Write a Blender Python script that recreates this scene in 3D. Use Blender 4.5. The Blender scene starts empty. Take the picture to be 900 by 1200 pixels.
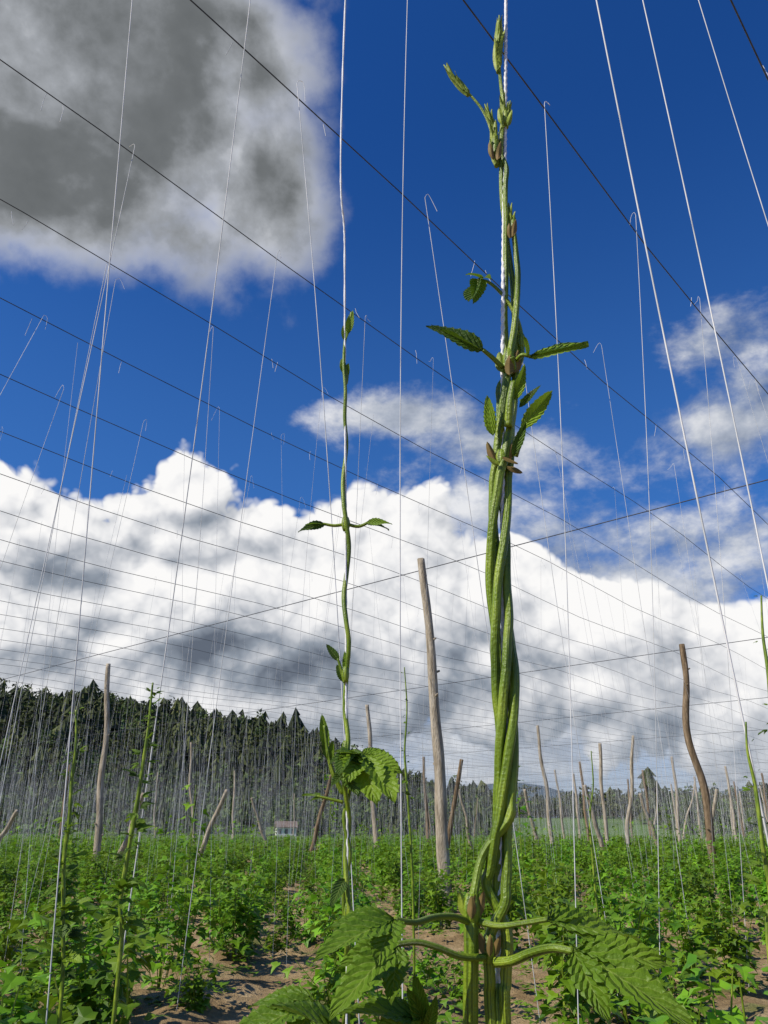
import bpy, math, random
import numpy as np
from mathutils import Vector, noise
random.seed(7); np.random.seed(7)
R=random.Random(11)
scene=bpy.context.scene
# ---------------------------------------------------------------- camera
TH=math.radians(22.5); F=906.0; H=1.3
CT,ST=math.cos(TH),math.sin(TH)
cam=bpy.data.cameras.new("camera"); camo=bpy.data.objects.new("camera",cam)
scene.collection.objects.link(camo); scene.camera=camo
camo.location=(0,0,H); camo.rotation_euler=(math.pi/2+TH,0,0)
cam.sensor_fit='VERTICAL'; cam.sensor_height=24; cam.lens=24*F/1200
cam.clip_start=0.02; cam.clip_end=12000
# survey helpers: bearing measured on the photograph -> world position at a known distance / height
def ray(u,v):
    a=(u-450)/F; b=(600-v)/F
    return Vector((a, CT-b*ST, ST+b*CT))
def P(u,v,D):
    r=ray(u,v); t=D/r.y
    return Vector((r.x*t, D, H+r.z*t))
def PZ(u,v,z):
    r=ray(u,v); t=(z-H)/r.z
    return Vector((r.x*t,r.y*t,z))
def azel(u,v):
    r=ray(u,v).normalized()
    return math.atan2(r.x,r.y), math.asin(r.z)
def pxm(v,D):
    b=(600-v)/F
    return D/(CT-b*ST)/F
# ---------------------------------------------------------------- mesh builder
class MB:
    def __init__(s): s.v=[];s.f=[];s.uv=[];s.m=[]
    def add(s,vs,fs,uvs=None,mi=0):
        o=len(s.v); s.v.extend([tuple(p) for p in vs])
        s.uv.extend(uvs if uvs else [(0,0)]*len(vs))
        for f in fs:
            s.f.append(tuple(i+o for i in f)); s.m.append(mi)
    def obj(s,name,mats,parent=None,smooth=True):
        me=bpy.data.meshes.new(name); me.from_pydata(s.v,[],s.f); 
        for m in mats: me.materials.append(m)
        me.polygons.foreach_set("material_index",s.m)
        if smooth: me.polygons.foreach_set("use_smooth",[True]*len(s.f))
        ul=me.uv_layers.new(name="UVMap")
        idx=np.empty(len(me.loops),dtype=np.int32); me.loops.foreach_get("vertex_index",idx)
        ul.data.foreach_set("uv",np.array(s.uv,dtype=np.float32)[idx].ravel())
        me.update()
        o=bpy.data.objects.new(name,me); scene.collection.objects.link(o)
        if parent: o.parent=parent
        return o
def empty(name):
    o=bpy.data.objects.new(name,None); scene.collection.objects.link(o); return o
def catmull(pts,n):
    out=[]; k=len(pts)
    for i in range(k-1):
        p0=pts[max(i-1,0)];p1=pts[i];p2=pts[i+1];p3=pts[min(i+2,k-1)]
        for j in range(n):
            t=j/n
            out.append([0.5*((2*b)+(-a+c)*t+(2*a-5*b+4*c-d)*t*t+(-a+3*b-3*c+d)*t**3) for a,b,c,d in zip(p0,p1,p2,p3)])
    out.append(list(pts[-1])); return out
def tube(mb,pts,rad,sides=8,ridge=0,amp=0,twist=0,mi=0,cap=True):
    n=len(pts); pts=[Vector(p) for p in pts]
    t=(pts[1]-pts[0]).normalized()
    a=Vector((1,0,0)) if abs(t.x)<0.9 else Vector((0,1,0))
    nx=(a-t*a.dot(t)).normalized(); vs=[];uv=[];L=0
    for i in range(n):
        if i>0: L+=(pts[i]-pts[i-1]).length
        t=(pts[min(i+1,n-1)]-pts[max(i-1,0)])
        t=t.normalized() if t.length>1e-9 else Vector((0,0,1))
        nx=(nx-t*nx.dot(t)).normalized(); ny=t.cross(nx)
        r=rad[i] if hasattr(rad,'__len__') else rad
        for k in range(sides):
            an=2*math.pi*k/sides
            rr=r*(1+amp*math.cos(ridge*(an-twist*L))) if ridge else r
            vs.append(pts[i]+nx*(math.cos(an)*rr)+ny*(math.sin(an)*rr)); uv.append((k/sides,L))
    fs=[]
    for i in range(n-1):
        for k in range(sides):
            k2=(k+1)%sides
            fs.append((i*sides+k,i*sides+k2,(i+1)*sides+k2,(i+1)*sides+k))
    if cap:
        fs.append(tuple(range(sides-1,-1,-1))); fs.append(tuple((n-1)*sides+k for k in range(sides)))
    mb.add(vs,fs,uv,mi)
# ---------------------------------------------------------------- materials
def newmat(name):
    m=bpy.data.materials.new(name); m.use_nodes=True; nt=m.node_tree
    for n in list(nt.nodes): nt.nodes.remove(n)
    return m,nt,nt.nodes,nt.links
def ramp(N,stops):
    n=N.new('ShaderNodeValToRGB'); e=n.color_ramp.elements
    e[0].position,e[0].color=stops[0][0],(*stops[0][1],1); e[1].position,e[1].color=stops[-1][0],(*stops[-1][1],1)
    for p,c in stops[1:-1]:
        x=e.new(p); x.color=(*c,1)
    return n
def simple(name,stops,scale=5,rough=0.8,bump=0.0,bscale=30,stretch=(1,1,1),detail=4,bdist=0.01,spec=0.3):
    m,nt,N,L=newmat(name)
    out=N.new('ShaderNodeOutputMaterial'); b=N.new('ShaderNodeBsdfPrincipled')
    g=N.new('ShaderNodeNewGeometry'); mp=N.new('ShaderNodeMapping'); mp.inputs['Scale'].default_value=stretch
    L.new(g.outputs['Position'],mp.inputs['Vector'])
    no=N.new('ShaderNodeTexNoise'); no.inputs['Scale'].default_value=scale; no.inputs['Detail'].default_value=detail; no.inputs['Roughness'].default_value=.65
    L.new(mp.outputs[0],no.inputs['Vector'])
    r=ramp(N,stops); L.new(no.outputs[0],r.inputs[0]); L.new(r.outputs[0],b.inputs['Base Color'])
    b.inputs['Roughness'].default_value=rough; b.inputs['Specular IOR Level'].default_value=spec
    if bump:
        n2=N.new('ShaderNodeTexNoise'); n2.inputs['Scale'].default_value=bscale; n2.inputs['Detail'].default_value=5
        L.new(mp.outputs[0],n2.inputs['Vector'])
        bp=N.new('ShaderNodeBump'); bp.inputs['Strength'].default_value=bump; bp.inputs['Distance'].default_value=bdist
        L.new(n2.outputs[0],bp.inputs['Height']); L.new(bp.outputs[0],b.inputs['Normal'])
    L.new(b.outputs[0],out.inputs[0]); return m
def leafmat(name,c1,c2,veins=True,scale=6,transl=0.35,rough=0.5,rand=False):
    m,nt,N,L=newmat(name)
    out=N.new('ShaderNodeOutputMaterial'); b=N.new('ShaderNodeBsdfPrincipled'); tr=N.new('ShaderNodeBsdfTranslucent'); mx=N.new('ShaderNodeMixShader')
    g=N.new('ShaderNodeNewGeometry'); no=N.new('ShaderNodeTexNoise'); no.inputs['Scale'].default_value=scale; no.inputs['Detail'].default_value=2
    L.new(g.outputs['Position'],no.inputs['Vector'])
    r=ramp(N,[(0.32,c1),(0.68,c2)]); L.new(no.outputs[0],r.inputs[0]); col=r.outputs[0]
    def M(op,a,b_=None):
        n=N.new('ShaderNodeMath'); n.operation=op
        for i,x in enumerate((a,b_)):
            if x is None: continue
            if isinstance(x,(int,float)): n.inputs[i].default_value=x
            else: L.new(x,n.inputs[i])
        return n.outputs[0]
    if veins:
        uv=N.new('ShaderNodeUVMap'); sp=N.new('ShaderNodeSeparateXYZ'); L.new(uv.outputs[0],sp.inputs[0])
        s=M('ABSOLUTE',sp.outputs[1]); t=sp.outputs[0]
        mid=M('LESS_THAN',s,0.045)
        fr=M('FRACT',M('SUBTRACT',M('MULTIPLY',t,9.0),M('MULTIPLY',s,1.8)))
        d=M('ABSOLUTE',M('SUBTRACT',fr,0.5)); side=M('LESS_THAN',d,0.05)
        vv=M('MULTIPLY',M('MAXIMUM',mid,side),0.32)
        mc=N.new('ShaderNodeMixRGB'); L.new(vv,mc.inputs[0]); L.new(col,mc.inputs[1]); mc.inputs[2].default_value=(0.36,0.44,0.10,1)
        col=mc.outputs[0]
        n2=N.new('ShaderNodeTexNoise'); n2.inputs['Scale'].default_value=260; n2.inputs['Detail'].default_value=3; L.new(g.outputs['Position'],n2.inputs['Vector'])
        hgt=M('ADD',M('MULTIPLY',d,1.6),n2.outputs[0])
        bp=N.new('ShaderNodeBump'); bp.inputs['Strength'].default_value=0.8; bp.inputs['Distance'].default_value=0.0016
        L.new(hgt,bp.inputs['Height']); L.new(bp.outputs[0],b.inputs['Normal'])
    if rand:
        oi=N.new('ShaderNodeObjectInfo'); hv=N.new('ShaderNodeHueSaturation')
        L.new(M('ADD',M('MULTIPLY',oi.outputs['Random'],0.55),0.78),hv.inputs['Value'])
        L.new(M('ADD',M('MULTIPLY',oi.outputs['Random'],0.03),0.48),hv.inputs['Hue'])
        L.new(col,hv.inputs['Color']); col=hv.outputs[0]
    L.new(col,b.inputs['Base Color']); L.new(col,tr.inputs[0])
    b.inputs['Roughness'].default_value=rough; b.inputs['Specular IOR Level'].default_value=0.35
    mx.inputs[0].default_value=transl
    L.new(b.outputs[0],mx.inputs[1]); L.new(tr.outputs[0],mx.inputs[2]); L.new(mx.outputs[0],out.inputs[0])
    return m
M_leaf=leafmat("hop_leaf",(0.09,0.19,0.010),(0.21,0.34,0.018))
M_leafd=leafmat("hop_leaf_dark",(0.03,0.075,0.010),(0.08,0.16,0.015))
M_field=leafmat("field_leaf",(0.06,0.17,0.008),(0.20,0.37,0.016),veins=False,scale=3,rand=True,transl=0.35)
M_bract=simple("bract",[(0.3,(0.12,0.10,0.02)),(0.7,(0.24,0.15,0.05))],scale=120,rough=.7)
M_bud=simple("bud_green",[(0.3,(0.12,0.18,0.012)),(0.7,(0.32,0.39,0.04))],scale=110,rough=.55,bump=.5,bscale=400,bdist=.001)
def stemmat():
    m,nt,N,L=newmat("hop_stem")
    out=N.new('ShaderNodeOutputMaterial'); b=N.new('ShaderNodeBsdfPrincipled')
    g=N.new('ShaderNodeNewGeometry'); uv=N.new('ShaderNodeUVMap')
    no=N.new('ShaderNodeTexNoise'); no.inputs['Scale'].default_value=25; no.inputs['Detail'].default_value=4; L.new(g.outputs[0],no.inputs[0])
    r=ramp(N,[(0.28,(0.075,0.135,0.007)),(0.5,(0.155,0.24,0.014)),(0.72,(0.30,0.385,0.04))]); L.new(no.outputs[0],r.inputs[0])
    mp=N.new('ShaderNodeMapping'); mp.inputs['Scale'].default_value=(16,8,1); L.new(uv.outputs[0],mp.inputs[0])
    n2=N.new('ShaderNodeTexNoise'); n2.inputs['Scale'].default_value=1; n2.inputs['Detail'].default_value=4; L.new(mp.outputs[0],n2.inputs[0])
    r2=ramp(N,[(0.34,(0.36,0.38,0.34)),(0.48,(.92,.92,.9)),(0.64,(1.3,1.22,1.1))]); L.new(n2.outputs[0],r2.inputs[0])  # streaks along the stem, with crease shade painted into the dark end
    mu=N.new('ShaderNodeMixRGB'); mu.blend_type='MULTIPLY'; mu.inputs[0].default_value=1; L.new(r.outputs[0],mu.inputs[1]); L.new(r2.outputs[0],mu.inputs[2])
    L.new(mu.outputs[0],b.inputs['Base Color']); b.inputs['Roughness'].default_value=0.4
    b.inputs['Specular IOR Level'].default_value=0.4
    n3=N.new('ShaderNodeTexNoise'); n3.inputs['Scale'].default_value=500; n3.inputs['Detail'].default_value=3; L.new(g.outputs[0],n3.inputs[0])
    ad=N.new('ShaderNodeMath'); ad.operation='ADD'; L.new(n3.outputs[0],ad.inputs[0]); L.new(n2.outputs[0],ad.inputs[1])
    bp=N.new('ShaderNodeBump'); bp.inputs['Strength'].default_value=.7; bp.inputs['Distance'].default_value=.001; L.new(ad.outputs[0],bp.inputs['Height']); L.new(bp.outputs[0],b.inputs['Normal'])
    L.new(b.outputs[0],out.inputs[0]); return m
M_stem=stemmat()
M_string=simple("twine",[(0.3,(0.6,0.6,0.6)),(0.6,(0.82,0.82,0.83))],scale=300,rough=.6,bump=.3,bscale=900,bdist=.001)
M_farstr=simple("twine_field",[(0.3,(0.5,0.52,0.53)),(0.6,(0.75,0.75,0.75))],scale=3,rough=.7,detail=1)
M_wire=simple("wire",[(0.3,(0.03,0.035,0.05)),(0.7,(0.09,0.09,0.1))],scale=4,rough=.5,detail=1)
M_wood=simple("weathered_wood",[(0.25,(0.13,0.105,0.07)),(0.5,(0.38,0.32,0.235)),(0.75,(0.64,0.57,0.46))],scale=3.5,rough=.9,bump=1,bscale=22,stretch=(3,3,.5),bdist=.03)
M_woodd=simple("dark_wood",[(0.25,(0.06,0.042,0.024)),(0.5,(0.20,0.14,0.08)),(0.75,(0.40,0.30,0.20))],scale=3.5,rough=.9,bump=1,bscale=22,stretch=(3,3,.5),bdist=.03)
# ---------------------------------------------------------------- world
SUN_AZ=math.radians(-116); SUN_EL=math.radians(42)
sd=Vector((math.sin(SUN_AZ)*math.cos(SUN_EL),math.cos(SUN_AZ)*math.cos(SUN_EL),math.sin(SUN_EL)))
w=bpy.data.worlds.new("World"); scene.world=w; w.use_nodes=True
try:
    w.cycles.sampling_method='MANUAL'; w.cycles.sample_map_resolution=256
except Exception as ex: print(ex)
nt=w.node_tree; N=nt.nodes; L=nt.links
for n in list(N): N.remove(n)
def con(x,s):
    if isinstance(x,(int,float)): s.default_value=x
    elif isinstance(x,(tuple,Vector)): s.default_value=tuple(x)
    else: L.new(x,s)
def M(op,a,b=None,clamp=False):
    n=N.new('ShaderNodeMath'); n.operation=op; n.use_clamp=clamp; con(a,n.inputs[0])
    if b is not None: con(b,n.inputs[1])
    return n.outputs[0]
def V(op,a,b=None,sc=None):
    n=N.new('ShaderNodeVectorMath'); n.operation=op; con(a,n.inputs[0])
    if b is not None: con(b,n.inputs[1])
    if sc is not None: con(sc,n.inputs['Scale'])
    return n.outputs['Value'] if op in('LENGTH','DOT_PRODUCT') else n.outputs[0]
def SS(x,a,b,lo=0.,hi=1.):
    n=N.new('ShaderNodeMapRange'); n.interpolation_type='SMOOTHSTEP'; con(x,n.inputs[0])
    if a>b: a,b,lo,hi=b,a,hi,lo
    for i,k in enumerate((a,b,lo,hi)): n.inputs[i+1].default_value=k
    return n.outputs[0]
def NZ(vec,scale,detail=5,rough=.55,dist=0.):
    n=N.new('ShaderNodeTexNoise'); con(vec,n.inputs['Vector']); n.inputs['Scale'].default_value=scale
    n.inputs['Detail'].default_value=detail; n.inputs['Roughness'].default_value=rough; n.inputs['Distortion'].default_value=dist
    return n.outputs[0]
def BIL(vec,scale,octs=4,gain=.55):
    tot=None; amp=1.;s=scale;nrm=0
    for i in range(octs):
        v=V('ADD',vec,(i*3.1,i*1.7,i*.9)) if i else vec
        t=M('MULTIPLY',M('ABSOLUTE',M('SUBTRACT',NZ(v,s,0),.5)),2.4*amp)
        tot=t if tot is None else M('ADD',tot,t); nrm+=amp; amp*=gain; s*=2.07
    return M('MULTIPLY',tot,1/nrm)
def MIX(f,a,b):
    n=N.new('ShaderNodeMixRGB'); con(f,n.inputs[0]); con(a if not isinstance(a,tuple) else (*a,1),n.inputs[1]); con(b if not isinstance(b,tuple) else (*b,1),n.inputs[2]); return n.outputs[0]
tc=N.new('ShaderNodeTexCoord'); DIR=V('NORMALIZE',tc.outputs['Generated'])
def ae(vec):
    s=N.new('ShaderNodeSeparateXYZ'); L.new(vec,s.inputs[0])
    az=M('ARCTAN2',s.outputs[0],s.outputs[1]); el=M('ARCSINE',s.outputs[2])
    c=N.new('ShaderNodeCombineXYZ'); L.new(az,c.inputs[0]); L.new(el,c.inputs[1]); return c.outputs[0],s.outputs[2]
def blobs(AE,lst,base=-1.0):
    cur=None
    for u,v,ru,rv,wt in lst:
        a0,e0=azel(u,v); ra=abs(azel(u+ru,v)[0]-azel(u-ru,v)[0])/2; re=abs(azel(u,v-rv)[1]-azel(u,v+rv)[1])/2
        d=V('MULTIPLY',V('SUBTRACT',AE,(a0,e0,0.)),(1/ra,1/re,0.))
        val=M('MULTIPLY',M('SUBTRACT',1.0,V('LENGTH',d)),wt)
        cur=val if cur is None else M('MAXIMUM',cur,val)
    return M('MAXIMUM',cur,base)
AE0,DZ=ae(DIR)
offv=V('NORMALIZE',V('ADD',DIR,(-0.014,0.,0.024)))
AE1,_=ae(offv)
BANK=[(60,645,200,105,1),(230,690,200,125,1),(240,760,330,120,1.6),(435,645,115,95,1.2),(400,750,330,155,1.3),(100,760,260,150,1.1),(650,775,330,105,1.),(560,700,110,80,.8),(15,580,85,60,.9),(150,605,60,50,.8),(215,590,70,45,.8),(300,620,70,50,.8),(-300,640,350,160,1),(850,810,350,105,.9)]
def bankd(vec,AE):
    m=M('MINIMUM',blobs(AE,BANK),.68)
    bil=BIL(vec,5.4,5,.52); f=NZ(vec,4.5,5,.55)
    return M('ADD',m,M('ADD',M('MULTIPLY',M('SUBTRACT',bil,.27),1.6),M('MULTIPLY',M('SUBTRACT',f,.5),.8))),bil
b0,bil0=bankd(DIR,AE0); b1,_b=bankd(offv,AE1)
aB=SS(b0,0.0,.15)
rel=M('SUBTRACT',b0,b1)
darkB=blobs(AE0,[(315,778,190,62,1.15),(50,665,120,48,.9),(560,800,150,50,.45),(30,765,130,45,.5),(235,640,90,30,.4),(110,700,90,40,.45),(620,700,90,30,.3)],0.)
darkB=M('ADD',darkB,M('MULTIPLY',M('SUBTRACT',NZ(DIR,5,3),.5),.7))
litB=M('ADD',M('MULTIPLY',rel,.9),.80)
litB=M('ADD',litB,M('MULTIPLY',M('SUBTRACT',bil0,.30),.6))
litB=M('SUBTRACT',litB,M('MULTIPLY',SS(darkB,0.,.85),.56))
litB=M('SUBTRACT',litB,SS(DZ,.30,.08,0,.14))
rB=N.new('ShaderNodeValToRGB'); L.new(litB,rB.inputs[0]); e=rB.color_ramp.elements
e[0].color=(.12,.145,.19,1); e[1].color=(.97,.96,.95,1); x=e.new(.35); x.color=(.28,.32,.38,1); x=e.new(.62); x.color=(.58,.60,.64,1); x=e.new(.85); x.color=(.86,.86,.87,1)
DK=[(120,60,330,240,1.1),(270,60,150,140,.9),(60,200,230,130,.95),(-250,60,400,300,1.1),(240,-150,330,200,1.0),(310,190,110,150,.55),(180,270,180,60,.35)]
f0=NZ(DIR,3.9,8,.57,.05)
d0=M('ADD',M('MINIMUM',blobs(AE0,DK),.6),M('MULTIPLY',M('SUBTRACT',f0,.5),1.7))
aD=SS(d0,-.05,.42)
f1=NZ(V('ADD',DIR,(0.024,0.,-.024)),3.9,5,.57,.05)
thick=SS(d0,.10,.66)
litD=M('ADD',M('SUBTRACT',.88,M('MULTIPLY',thick,.62)),M('MULTIPLY',M('SUBTRACT',f0,f1),-1.2))
litD=M('ADD',litD,M('MULTIPLY',M('SUBTRACT',NZ(DIR,5.5,3,.5),.5),.42))
rD=N.new('ShaderNodeValToRGB'); L.new(litD,rD.inputs[0]); e=rD.color_ramp.elements
e[0].color=(.11,.12,.125,1); e[1].color=(.84,.85,.86,1); x=e.new(.25); x.color=(.16,.172,.18,1); x=e.new(.6); x.color=(.36,.38,.41,1)
RT=[(870,500,250,85,1),(620,520,200,50,.6),(470,490,120,30,.7),(850,400,110,45,.42),(800,640,300,80,.6),(720,720,350,130,1.),(1150,560,350,200,1),(520,580,120,60,.5),(500,870,900,70,1.)]
sv=V('MULTIPLY',DIR,(1.,1.,1.6))
g0=NZ(sv,5.6,7,.6,.1); g1=NZ(V('ADD',sv,(-0.02,0.,.045)),5.6,6,.6,.1)
r0=M('ADD',blobs(AE0,RT),M('MULTIPLY',M('SUBTRACT',g0,.52),2.7))
aR=M('MULTIPLY',SS(r0,0.0,.65),.9)
litR=M('ADD',M('ADD',.58,M('MULTIPLY',M('SUBTRACT',g0,g1),2.8)),M('MULTIPLY',SS(r0,.3,1.3),-.16),True)
rR=N.new('ShaderNodeValToRGB'); L.new(litR,rR.inputs[0]); e=rR.color_ramp.elements
e[0].color=(.17,.21,.28,1); e[1].color=(.88,.88,.88,1); x=e.new(.5); x.color=(.45,.49,.56,1)
sky=N.new('ShaderNodeTexSky'); sky.sky_type='NISHITA'; sky.sun_disc=False; sky.sun_elevation=SUN_EL; sky.sun_rotation=SUN_AZ%(2*math.pi)
sky.altitude=600; sky.air_density=1.0; sky.dust_density=.3; sky.ozone_density=2.5
tint=N.new('ShaderNodeMixRGB'); tint.blend_type='MULTIPLY'; tint.inputs[0].default_value=1; L.new(sky.outputs[0],tint.inputs[1]); tint.inputs[2].default_value=(.17,.58,1.22,1)
def x10(c): return V('SCALE',c,None,10.0)
col=MIX(SS(DZ,.78,.30,0,.28),tint.outputs[0],(1.0,2.7,6.0))
col=MIX(SS(DZ,.26,.02,0,.85),col,(4.6,5.3,6.3))
col=MIX(aR,col,x10(rR.outputs[0]))
col=MIX(aB,col,x10(rB.outputs[0]))
col=MIX(SS(DZ,.16,.0,0,.55),col,(4.4,5.0,5.8))
col=MIX(aD,col,x10(rD.outputs[0]))
bg=N.new('ShaderNodeBackground'); L.new(col,bg.inputs[0]); bg.inputs[1].default_value=.1
wo=N.new('ShaderNodeOutputWorld'); L.new(bg.outputs[0],wo.inputs[0])
sl=bpy.data.lights.new("sun","SUN"); sl.energy=5.0; sl.angle=math.radians(.5); sl.color=(1,.93,.80)
so=bpy.data.objects.new("sun",sl); scene.collection.objects.link(so); so.rotation_euler=sd.to_track_quat('Z','Y').to_euler(); so.location=(0,0,30)
scene.view_settings.view_transform='Standard'; scene.view_settings.look='None'; scene.view_settings.exposure=0
# ---------------------------------------------------------------- ground
def seg(*parts):
    o=[]
    for a,b,st in parts: o+=list(np.arange(a,b,st))
    return o
ys=seg((-60,2,6),(2,26,.16),(26,60,.8),(60,200,7),(200,1000,60),(1000,9001,800))
xs_=seg((0,13,.16),(13,40,1),(40,200,10),(200,1200,80),(1200,6001,800)); xs=[-a for a in xs_[:0:-1]]+xs_
SA,CA=math.sin(math.radians(40.9)),math.cos(math.radians(40.9))
def ws(x,y): return x*CA-y*SA, x*SA+y*CA
def xy(w_,s_): return w_*CA+s_*SA, -w_*SA+s_*CA
RA=math.radians(-4.1); RS,RC=math.sin(RA),math.cos(RA); ROW=1.6
gv=[];gf=[]
for y in ys:
    for x in xs:
        z=0
        if 2<y<60 and abs(x)<40:
            q=x*RC-y*RS; z=.03*math.cos((q-.35)/ROW*2*math.pi)+.09*(noise.noise(Vector((x*1.7,y*1.7,0))))+.06*noise.noise(Vector((x*5,y*5,3)))
        gv.append((x,y,z))
nx_=len(xs)
for j in range(len(ys)-1):
    for i in range(nx_-1): gf.append((j*nx_+i,j*nx_+i+1,(j+1)*nx_+i+1,(j+1)*nx_+i))
mb=MB(); mb.add(gv,gf)
m,nt2,N2,L2=newmat("soil")
out=N2.new('ShaderNodeOutputMaterial'); b=N2.new('ShaderNodeBsdfPrincipled'); g=N2.new('ShaderNodeNewGeometry')
n1=N2.new('ShaderNodeTexNoise'); n1.inputs['Scale'].default_value=2.2; n1.inputs['Detail'].default_value=8; n1.inputs['Roughness'].default_value=.7; L2.new(g.outputs[0],n1.inputs[0])
r1=ramp(N2,[(0.3,(0.17,0.11,0.055)),(0.5,(0.36,0.255,0.135)),(0.7,(0.50,0.385,0.23))]); L2.new(n1.outputs[0],r1.inputs[0])
n3=N2.new('ShaderNodeTexNoise'); n3.inputs['Scale'].default_value=.9; n3.inputs['Detail'].default_value=8; L2.new(g.outputs[0],n3.inputs[0])
r3=ramp(N2,[(0.56,(0,0,0)),(0.66,(.65,.65,.65))]); L2.new(n3.outputs[0],r3.inputs[0])
mx=N2.new('ShaderNodeMixRGB'); L2.new(r3.outputs[0],mx.inputs[0]); L2.new(r1.outputs[0],mx.inputs[1]); mx.inputs[2].default_value=(.12,.18,.035,1)
sp=N2.new('ShaderNodeSeparateXYZ'); L2.new(g.outputs[0],sp.inputs[0])
mr=N2.new('ShaderNodeMapRange'); L2.new(sp.outputs[1],mr.inputs[0]); mr.inputs[1].default_value=110; mr.inputs[2].default_value=122
mx2=N2.new('ShaderNodeMixRGB'); L2.new(mr.outputs[0],mx2.inputs[0]); L2.new(mx.outputs[0],mx2.inputs[1]); mx2.inputs[2].default_value=(.11,.19,.045,1)
L2.new(mx2.outputs[0],b.inputs['Base Color']); b.inputs['Roughness'].default_value=.95; b.inputs['Specular IOR Level'].default_value=.1
n4=N2.new('ShaderNodeTexNoise'); n4.inputs['Scale'].default_value=14; n4.inputs['Detail'].default_value=7; n4.inputs['Roughness'].default_value=.7; L2.new(g.outputs[0],n4.inputs[0])
bp=N2.new('ShaderNodeBump'); bp.inputs['Strength'].default_value=1; bp.inputs['Distance'].default_value=.06; L2.new(n4.outputs[0],bp.inputs['Height']); L2.new(bp.outputs[0],b.inputs['Normal'])
L2.new(b.outputs[0],out.inputs[0])
mb.obj("ground",[m])
# ---------------------------------------------------------------- hills and forest
prof=[(-900,812),(-300,794),(0,804),(60,815),(130,810),(200,832),(300,844),(400,872),(470,902),(560,928),(640,934),(760,934),(900,922),(1200,905),(1800,905)]
YC=300.
def crest(x):
    u=450+F*x/(YC*CT+12*ST)
    for (a,va),(b_,vb) in zip(prof[:-1],prof[1:]):
        if a<=u<=b_:
            v=va+(vb-va)*(u-a)/(b_-a); break
    else: v=prof[0][1] if u<0 else prof[-1][1]
    return max(2.0, P(450,v,YC).z-8.)
def hillz(x,y):
    t=(y-185)/(YC-185)
    if t<=0: return -.5
    c=crest(x); n_=3.5*noise.noise(Vector((x*.02,y*.02,1)))*min(t,1)
    if t<=1: return -.5+(c+.5)*(t*t*(3-2*t))**.8+n_
    return c+n_-max(0,(t-1.15))*8
mb=MB(); hv=[];hf=[]
HX=list(range(-520,641,8)); HY=list(range(180,440,6))
for y in HY:
    for x in HX: hv.append((x,y,hillz(x,y)))
for j in range(len(HY)-1):
    for i in range(len(HX)-1):
        a=j*len(HX)+i; hf.append((a,a+1,a+1+len(HX),a+len(HX)))
mb.add(hv,hf)
M_hill=simple("hill_grass",[(0.3,(.05,.09,.02)),(0.7,(.14,.24,.06))],scale=.02,rough=.95)
mb.obj("hill",[M_hill])
def conifer(mb,x,y,z,h,r,mi):
    k=6; lev=5
    lx,ly=R.uniform(-.03,.03)*h,R.uniform(-.03,.03)*h
    for l in range(lev):
        zb=z+h*(.06+.17*l); zt=zb+h*(.36 if l<lev-1 else .22); rb=r*(1-l/lev)**.5*R.uniform(.75,1.25)
        ox=R.uniform(-.2,.2)*r; oy=R.uniform(-.2,.2)*r
        vs=[(x+lx*l/lev,y+ly*l/lev,zt)]; a0=R.random()*6
        for i in range(k*2):
            rr=rb*(R.uniform(.8,1.25) if i%2==0 else R.uniform(.4,.7)); a=a0+math.pi*i/k
            vs.append((x+ox+rr*math.cos(a),y+oy+rr*math.sin(a),zb+(0 if i%2==0 else h*.05)+R.uniform(-.05,.05)*h))
        mb.add(vs,[(0,1+i,1+(i+1)%(2*k)) for i in range(2*k)],None,mi)
def broad(mb,x,y,z,h,r,mi):
    cl=[(R.uniform(-.5,.5)*r,R.uniform(-.5,.5)*r,R.uniform(.35,.85)*h,R.uniform(.4,.6)*r) for _ in range(5)]
    for i in range(60):
        c=R.choice(cl); d=Vector((R.gauss(0,1),R.gauss(0,1),R.gauss(0,1))).normalized()*c[3]*R.uniform(.7,1.1)
        p=Vector((x+c[0],y+c[1],z+c[2]))+d; s=R.uniform(.5,.9)
        q=[p+Vector((R.uniform(-s,s),R.uniform(-s,s),R.uniform(-s,s))) for _ in range(4)]
        mb.add(q,[(0,1,2),(0,2,3)],None,mi)
    tube(mb,[(x,y,z-.5),(x,y,z+h*.5)],[r*.07,r*.04],5,mi=4)
mb=MB(); cnt=0
M_tr=[simple("spruce_a",[(0.3,(.016,.026,.008)),(0.7,(.038,.052,.014))],scale=.3,detail=1),simple("spruce_b",[(0.3,(.030,.042,.012)),(0.7,(.06,.075,.02))],scale=.3,detail=1),
      simple("larch",[(0.3,(.05,.065,.018)),(0.7,(.10,.115,.03))],scale=.3,detail=1),simple("broadleaf",[(0.3,(.04,.07,.018)),(0.7,(.10,.15,.035))],scale=.4,detail=1),simple("trunk",[(0.3,(.05,.04,.03)),(0.7,(.1,.08,.06))],detail=1)]
y=192.
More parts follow.
